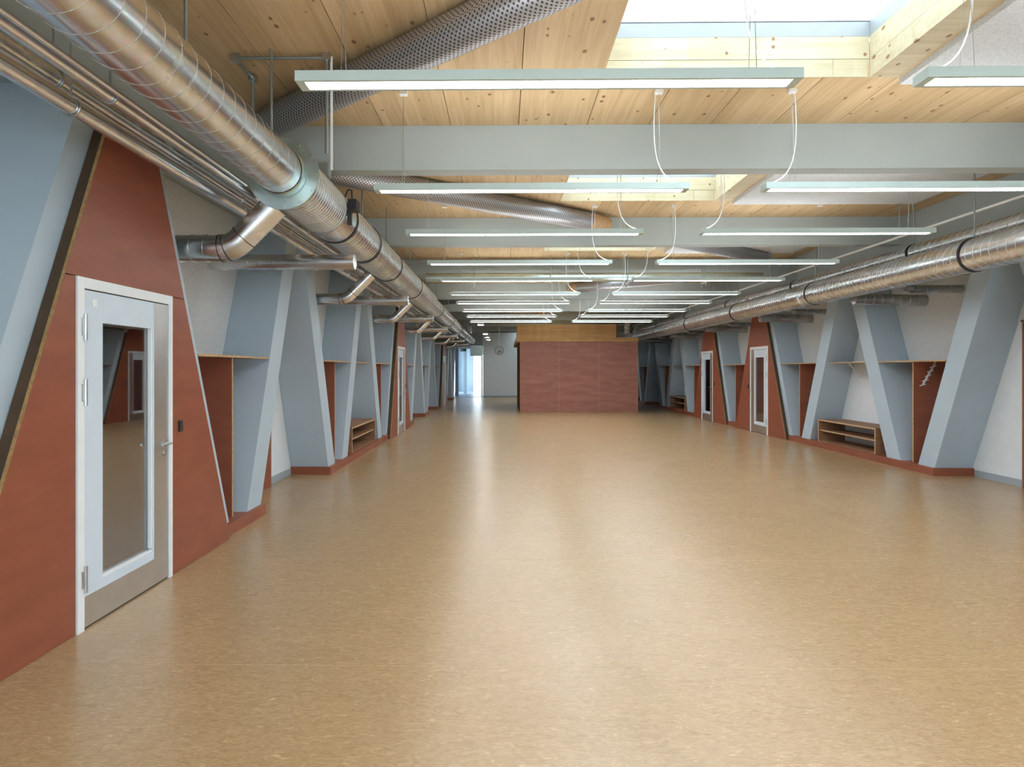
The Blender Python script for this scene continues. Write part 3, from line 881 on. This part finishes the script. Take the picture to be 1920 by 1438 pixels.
# perforated attenuator ducts crossing diagonally below the ceiling ---------
def perf(a, b_, label, group=None, cap=True):
    r_ = 0.145
    a = Vector(a); b_ = Vector(b_); d_ = (b_ - a); L = d_.length; d_.normalize()
    e = empty('perforated_duct', a); tag(e, label, 'duct', group)
    seg = 40
    side = d_.cross(Vector((0, 0, 1))).normalized(); up = side.cross(d_)
    mb = MB(); n = 2
    for i in range(n):
        p = d_ * (L * i / (n - 1))
        for j in range(seg + 1):
            an = 2 * PI * j / seg
            mb.v.append(tuple(p + side * r_ * math.cos(an) + up * r_ * math.sin(an)))
    for j in range(seg):
        mb.f.append((j, j + 1, seg + 1 + j + 1, seg + 1 + j)); mb.smooth.append(True)
    me_o = mb.build('mesh_sleeve', 'perforated', e, uv=lambda co, f: (0, 0))
    S = 0.030
    me = me_o.data; L_ = me.uv_layers[0]
    for poly in me.polygons:
        for li in poly.loop_indices:
            vi = me.loops[li].vertex_index
            j = vi % (seg + 1); i = vi // (seg + 1)
            L_.data[li].uv = (j / seg * 2 * PI * r_ / S, i * L / S)
    MB().tube([(0, 0, 0), tuple(d_ * -0.10)], r_ * 1.02, 32).build('end_collar', 'galv', e)
    if cap:
        MB().tube([tuple(d_ * L), tuple(d_ * (L + 0.03)), tuple(d_ * (L + 0.45))], [r_ * 1.04, r_ * 1.04, r_ * 0.75], 32).build('end_cap', 'edge_ply', e)
    for t in (0.15, 0.85):
        p = d_ * L * t
        MB().tube([tuple(p + Vector((0, 0, r_))), tuple(p + Vector((0, 0, ZC - 0.002 - a.z)))], 0.008, 6).build('hanger_rod', 'rod', e)
zp = H + 2.395
perf((-2.30, 6.22, zp), (1.38, 3.10, zp), 'grey perforated duct crossing diagonally in front of the nearest full beam')
perf((-2.20, 7.68, zp), (1.36, 10.36, zp), 'grey perforated duct with pale end cap, behind the nearest full beam')
perf((5.60, 13.85, zp), (2.35, 11.15, zp), 'grey perforated duct reaching from the paired ducts above the cross duct')
perf((5.62, 15.95, zp), (2.20, 18.85, zp), 'grey perforated duct reaching from the paired ducts beyond the cross duct')
perf((-2.20, 22.5, zp), (1.36, 19.8, zp), 'far grey perforated duct starting at the flanged duct, ending before the red box front', 'far perforated ducts')
perf((-2.20, 24.2, zp), (1.36, 26.8, zp), 'far grey perforated duct starting at the flanged duct, ending over the red box', 'far perforated ducts')

# cross duct between both mains --------------------------------------------
cx = empty('cross_duct', (0, 14.40, H + 2.06)); tag(cx, 'silver duct crossing the whole hall on threaded hangers', 'duct')
MB().tube([(-1.75, 0, 0), (5.78, 0, 0)], 0.10, 24).build('duct_pipe', 'galv_teal', cx)
for x in (-0.67, 1.05, 2.77, 4.49):
    h_ = empty('hanger'); h_.parent = cx
    for dy in (-0.125, 0.125):
        MB().tube([(x, dy, -0.22), (x, dy, ZC - 0.002 - H - 2.06)], 0.010, 6).build('hanger_rod', 'rod', h_)
    MB().box(x - 0.02, x + 0.02, -0.15, 0.15, -0.135, -0.104).build('trapeze', 'steel', h_)

# sprinkler / conduit loop by the near beam -------------------------------
lp = empty('conduit_pipe', (0, 0, 0)); tag(lp, 'angled steel conduit loop on the boards above the flanged duct', 'pipe')
yl = 5.16
zc_ = ZC - 0.03
MB().tube([(-2.17, yl, zc_), (-1.43, yl, zc_)], 0.014, 8).build('pipe', 'rod', lp)
MB().tube([(-1.43, yl, zc_ + 0.02), (-1.43, yl, DLZ + 0.10)], 0.014, 8).build('pipe', 'rod', lp)
MB().tube([(-1.40, yl + 0.03, zc_ + 0.02), (-1.40, yl + 0.03, DLZ - 0.02)], 0.012, 8).build('pipe', 'white_plastic', lp)
MB().tube([(-2.17, yl, zc_), (-2.17, yl + 0.35, zc_)], 0.014, 8).build('pipe', 'rod', lp)
MB().tube([(-2.17, yl + 0.35, zc_ + 0.02), (-2.17, yl + 0.35, DLZ + 0.12)], 0.014, 8).build('pipe', 'rod', lp)
for p in ((-2.17, yl, zc_), (-1.43, yl, zc_), (-2.17, yl + 0.35, zc_)):
    MB().box(p[0] - 0.03, p[0] + 0.03, p[1] - 0.03, p[1] + 0.03, p[2] - 0.028, p[2] + 0.029).build('fitting', 'steel', lp)

# ------------------------------------------------------------------ pendant lamps
LZ = H + 1.63
LXA = (-1.18, 1.68)
LXB = (2.37, 5.16)
LLEN = 2.86
def make_lamp(cord_end, length):
    e = empty('pendant_lamp')
    hw_, l2 = 0.07, length / 2
    mb = MB()
    mb.box(-l2, l2, -hw_, -hw_ + 0.022, 0, 0.058)
    mb.box(-l2, l2, hw_ - 0.022, hw_, 0, 0.058)
    mb.box(-l2, -l2 + 0.05, -hw_ + 0.0225, hw_ - 0.0225, 0, 0.058)
    mb.box(l2 - 0.05, l2, -hw_ + 0.0225, hw_ - 0.0225, 0, 0.058)
    mb.box(-l2 + 0.0505, l2 - 0.0505, -hw_ + 0.0225, hw_ - 0.0225, 0.02, 0.058)
    mb.build('housing', 'lamp_body', e)
    MB().box(-l2 + 0.051, l2 - 0.051, -hw_ + 0.023, hw_ - 0.023, 0.004, 0.019).build('diffuser', 'diffuser', e)
    MB().box(-l2 + 0.06, l2 - 0.06, -0.04, 0.04, 0.0585, 0.062).build('added_fill_strip', 'ceiling_fill', e)  # added glowing strip, fill light for the ceiling
    top = ZC - LZ
    for sx in (-1, 1):
        x = sx * (l2 - 0.26)
        MB().box(x - 0.035, x + 0.035, -0.03, 0.03, top - 0.032, top - 0.001).build('ceiling_anchor', 'white_plastic', e)
        for dy in (-0.045, 0.045):
            MB().tube([(x, 0, top - 0.033), (x, dy * 1.3, 0.059)], 0.0022, 5).build('suspension_wire', 'steel', e)
    x = cord_end * (l2 - 0.26)
    pts = []
    p0, p1, p2, p3 = (x + cord_end * -0.03, top - 0.033), (x - cord_end * 0.07, 0.32), (x - cord_end * 0.02, 0.10), (cord_end * (l2 - 0.03), 0.062)
    for i in range(13):
        t = i / 12
        q = [(1 - t) ** 3 * a + 3 * (1 - t) ** 2 * t * b + 3 * (1 - t) * t * t * c + t ** 3 * d for a, b, c, d in zip(p0, p1, p2, p3)]
        pts.append((q[0], 0.01, q[1]))
    MB().tube(pts, 0.0045, 6).build('power_cord', 'cord_white', e)
    return e
pa, pb = make_lamp(1, 2.86), make_lamp(-1, 2.79)
first = {id(pa): True, id(pb): True}
rank = ['first', 'second', 'third', 'fourth']
i = -2
for k in range(-2, 7):  # lowest bay is mostly unseen, its lamps added to brighten the near columns
    for dy in (0.98, 3.18):
        yy = V(k) + dy + 0.07
        if yy > 23.5: continue
        for pr, (xa, xb), rowname in ((pa, LXA, 'flanged duct half'), (pb, LXB, 'paired ducts half')):
            if first[id(pr)]: o = pr; first[id(pr)] = False
            else: o = copy_tree(pr)
            o.location = ((xa + xb) / 2, yy, LZ)
            n_ = 9 - i
            where = '%s line before the red box room' % ORD[n_ + 1] if n_ >= 0 else '%s line past the red box front' % ORD[-n_]
            tag(o, 'long linear pendant lamp, %s, %s' % (where, rowname), 'lamp', 'linear pendant lamps')
        i += 1

# ------------------------------------------------------------------ red box in the middle
bxY0, bxY1, bxX0, bxX1 = 24.9, 31.6, 0.66, 5.20
rb = empty('plywood_room', ((bxX0 + bxX1) / 2, (bxY0 + bxY1) / 2, 0))
tag(rb, 'free-standing red plywood box room with golden timber top in the hall centre', 'room box')
def rbx(name, mat, x0, x1, y0, y1, z0, z1, par=rb):
    o = Vector(((bxX0 + bxX1) / 2, (bxY0 + bxY1) / 2, 0))
    return MB().box(x0 - o.x, x1 - o.x, y0 - o.y, y1 - o.y, z0, z1).build(name, mat, par)
rbx('core', 'dark', bxX0 + 0.05, bxX1 - 0.05, bxY0 + 0.05, bxY1 - 0.05, 0.0, 2.74)
for x0, x1 in ((bxX0, 2.145), (2.155, 3.70), (3.71, bxX1)):
    rbx('board', 'raw_red_ply', x0, x1, bxY0, bxY0 + 0.03, 0.002, 2.74)
for x in (2.150, 3.705):
    rbx('joint_strip', 'edge_ply', x - 0.005, x + 0.005, bxY0 + 0.004, bxY0 + 0.02, 0.002, 2.74)
for x in (bxX0 - 0.012, bxX1 + 0.001):
    rbx('edge_band', 'edge_ply', x, x + 0.011, bxY0, bxY0 + 0.03, 0.002, 2.74)
# side faces: dark timber frame with recesses on one side, plain boards on the other
for i_, (y0, y1) in enumerate(split(bxY0 + 0.06, bxY1 - 0.03, 4)):
    rbx('board', 'edge_dark', bxX0 - 0.02, bxX0 + 0.045, y0 + 0.02, y0 + 0.12, 0.002, 2.74)
    rbx('board', 'red_ply', bxX1 - 0.045, bxX1, y0 + 0.004, y1 - 0.004, 0.002, 2.74)
rbx('ledge', 'box_wood', bxX0 - 0.16, bxX1 + 0.02, bxY0 - 0.01, bxY1, 2.745, 2.90)
rbx('upper_box', 'box_wood', bxX0 - 0.13, 4.38, bxY0 + 0.05, bxY0 + 1.1, 2.902, 3.42)
rbx('corner_post', 'edge_dark', 4.385, 4.47, bxY0 + 0.05, bxY0 + 0.15, 2.902, 3.46)

# ------------------------------------------------------------------ far end wall, passage and clock
wb = MB().box(-1.22, BR, YEND, YEND + 0.15, 0, 3.86).build('wall_back', 'white_wall'); tag(wb, kind='structure', label='pale end wall behind the hanging clock')
tr = MB().box(-1.22, BR, YEND, YEND + 0.15, 3.862, ZC + 0.1).build('trim_4', 'dark'); tag(tr, kind='structure', label='dark strip above the pale end wall')
tr = MB().box(BL, -1.23, YEND, YEND + 0.15, 3.0, ZC + 0.1).build('trim_5', 'base_grey'); tag(tr, kind='structure', label='lintel above the passage')
bb = MB().box(-1.22, bxX0 + 5, YEND - 0.016, YEND - 0.001, 0, 0.1).build('baseboard_back', 'base_grey'); tag(bb, kind='structure', label='grey skirting of the end wall')
# passage beyond
for nm, args, mat in (('wall_passage_left', (BL - 0.12, BL, YEND, 43.4, 0, 4.3), 'paint_grey'), ('wall_passage_side', (BL - 0.12, BL, 47.4, 52, 0, 4.3), 'paint_grey'), ('wall_passage_top', (BL - 0.12, BL, 43.4, 47.4, 3.2, 4.3), 'paint_grey'), ('wall_passage_right', (-1.22, -1.1, YEND + 0.16, 52, 0, 4.3), 'white_wall')):
    o = MB().box(*args).build(nm, mat); tag(o, kind='structure', label='side wall of the passage at the far end')
o = MB().box(BL, -1.23, YEND + 0.16, 51.9, 0.0005, 0.004).build('trim_6', 'blue_floor'); tag(o, kind='structure', label='blue-grey passage floor')
we = MB().box(BL, -2.30, 48.0, 48.15, 0.005, 4.3).box(-1.34, -1.23, 48.0, 48.15, 0.005, 4.3).box(-2.30, -1.34, 48.0, 48.15, 2.75, 4.3).build('wall_passage_end', 'paint_grey')
tag(we, kind='structure', label='end wall of the passage with a bright glazed opening')
wd = empty('window_20', (-1.82, 48.07, 0)); tag(wd, kind='structure', label='bright glazed door opening at the end of the passage')
MB().box(-0.47, 0.47, -0.004, 0.004, 0.01, 2.74).build('pane', 'sky_glass', wd)
MB().box(-0.475, -0.43, -0.03, 0.03, 0.01, 2.74).build('frame', 'frame_white', wd)
MB().box(0.43, 0.475, -0.03, 0.03, 0.01, 2.74).build('frame', 'frame_white', wd)
wd = empty('window_22', (BL - 0.06, 45.4, 0)); tag(wd, kind='structure', label='glazed side of the far passage')
MB().box(-0.004, 0.004, -1.99, 1.99, 0.0, 3.198).build('pane', 'sky_glass', wd)
for q in (-1.99, -0.6, 0.7, 1.92):
    MB().box(-0.03, 0.03, q, q + 0.07, 0.0, 3.198).build('frame', 'frame_white', wd)
# white door frame of the passage
pf = empty('door_20', (-2.3, YEND + 0.05, 0)); tag(pf, kind='structure', label='white framed opening of the passage beside the clock wall')
MB().box(-1.08, -1.0, -0.06, 0.06, 0, 2.98).build('frame_jamb', 'frame_white', pf)
MB().box(0.98, 1.06, -0.06, 0.06, 0, 2.98).build('frame_jamb', 'frame_white', pf)
MB().box(-0.995, 0.975, -0.06, 0.06, 2.9, 2.98).build('frame_head', 'frame_white', pf)
MB().box(-0.995, 0.975, -0.06, 0.06, 0.005, 0.012).build('threshold', 'frame_white', pf)
for (x, y, w_) in ((-3.0, 41.0, 0.22), (-2.65, 44.2, 0.2)):
    o = MB().box(x - w_ / 2, x + w_ / 2, y, y + 0.4, 0.005, 4.2).build('passage_column', 'paint_grey')
    tag(o, 'square grey column standing in the far passage', 'column', 'passage columns')
ex = empty('exit_sign', (-2.42, 38.6, 2.84)); tag(ex, 'green exit sign hanging in the far passage', 'sign')
MB().box(-0.17, 0.17, -0.02, 0.02, -0.09, 0.09).build('plate', 'green_sign', ex)
MB().box(-0.12, -0.02, -0.024, -0.0205, -0.05, 0.05).build('arrow_mark', 'white_plastic', ex)
MB().tube([(0, 0, 0.09), (0, 0, 1.38)], 0.008, 6).build('stem', 'rod', ex)
lv = empty('louvre_unit', (-1.62, YEND - 0.2, 2.45)); tag(lv, 'pale louvred air unit above the passage opening', 'air unit')
MB().box(-0.36, 0.36, 0.0, 0.19, 0.0, 0.62).build('body', 'galv_teal', lv)
for i_ in range(7):
    MB().box(-0.35, 0.35, -0.03, -0.001, 0.04 + i_ * 0.08, 0.085 + i_ * 0.08).build('slat', 'lamp_body', lv)

CY = 33.2
ck_ = empty('hanging_clock', (-0.22, CY, H + 0.96)); tag(ck_, 'round white clock hanging on a stem before the end wall', 'clock')
R_ = 0.235
MB().tube([(0, 0.05, 0), (0, -0.05, 0)], R_, 32).build('case', 'base_grey', ck_)
MB().tube([(0, -0.051, 0), (0, -0.056, 0)], R_ * 0.9, 32).build('dial', 'white_plastic', ck_)
for i_ in range(12):
    an = i_ * PI / 6; c_, s_ = math.sin(an), math.cos(an)
    MB().tube([(c_ * R_ * 0.72, -0.058, s_ * R_ * 0.72), (c_ * R_ * 0.86, -0.058, s_ * R_ * 0.86)], 0.006, 4).build('hour_mark', 'black', ck_)
for an, l_, w_ in ((math.radians(128), 0.5, 0.018), (math.radians(200), 0.78, 0.014)):
    MB().tube([(0, -0.060, 0), (math.sin(an) * R_ * l_, -0.060, math.cos(an) * R_ * l_)], w_, 6).build('hand', 'black', ck_)
MB().tube([(0, 0, R_), (0, 0, ZC - 0.002 - H - 0.96)], 0.018, 8).build('stem', 'white_plastic', ck_)
# little square spots leading to the passage
for si, yy in enumerate((23.9, 30.2, 33.4, 36.0)):
    s_ = empty('spot_lamp', (-0.85, yy, H + 1.64)); tag(s_, 'small square white spot lamp near the clock, %s from the end wall' % ORD[4 - si], 'lamp', 'square spot lamps')
    MB().box(-0.11, 0.11, -0.11, 0.11, 0.011, 0.09).build('housing', 'white_plastic', s_)
    MB().box(-0.10, 0.10, -0.10, 0.10, 0.0, 0.0105).build('diffuser', 'spot_diffuser', s_)
    MB().tube([(0, 0, 0.09), (0, 0, ZC - 0.002 - H - 1.64)], 0.010, 6).build('stem', 'rod', s_)

# ------------------------------------------------------------------ rear end of the hall behind the viewpoint: glazed wall
wr = MB().box(XA, XB, YSTART - 0.15, YSTART, 2.95, ZC + 0.2).box(XA, XB, YSTART - 0.15, YSTART, -0.2, 0.3).box(XA, -2.6, YSTART - 0.15, YSTART, 0.3, 2.95).box(6.6, XB, YSTART - 0.15, YSTART, 0.3, 2.95)
tag(wr.build('wall_rear', 'white_wall'), kind='structure', label='glazed gable wall at the near end of the hall')
wd = empty('window_21', (2.0, YSTART - 0.07, 0.3)); tag(wd, kind='structure', label='wide window in the near gable wall')
MB().box(-4.58, 4.58, -0.004, 0.004, 0.02, 2.63).build('pane', 'sky_glass', wd)
for x in (-4.6, -2.3, 0, 2.3, 4.55):
    MB().box(x, x + 0.06, -0.03, 0.03, 0.001, 2.648).build('frame', 'frame_white', wd)
ld = bpy.data.lights.new('window_portal', 'AREA'); ld.shape = 'RECTANGLE'; ld.size = 9.1; ld.size_y = 2.6; ld.cycles.is_portal = True
lo = bpy.data.objects.new('window_portal', ld); COL.objects.link(lo); lo.location = (2.0, YSTART - 0.2, 1.62); lo.rotation_euler = (PI / 2, 0, 0)
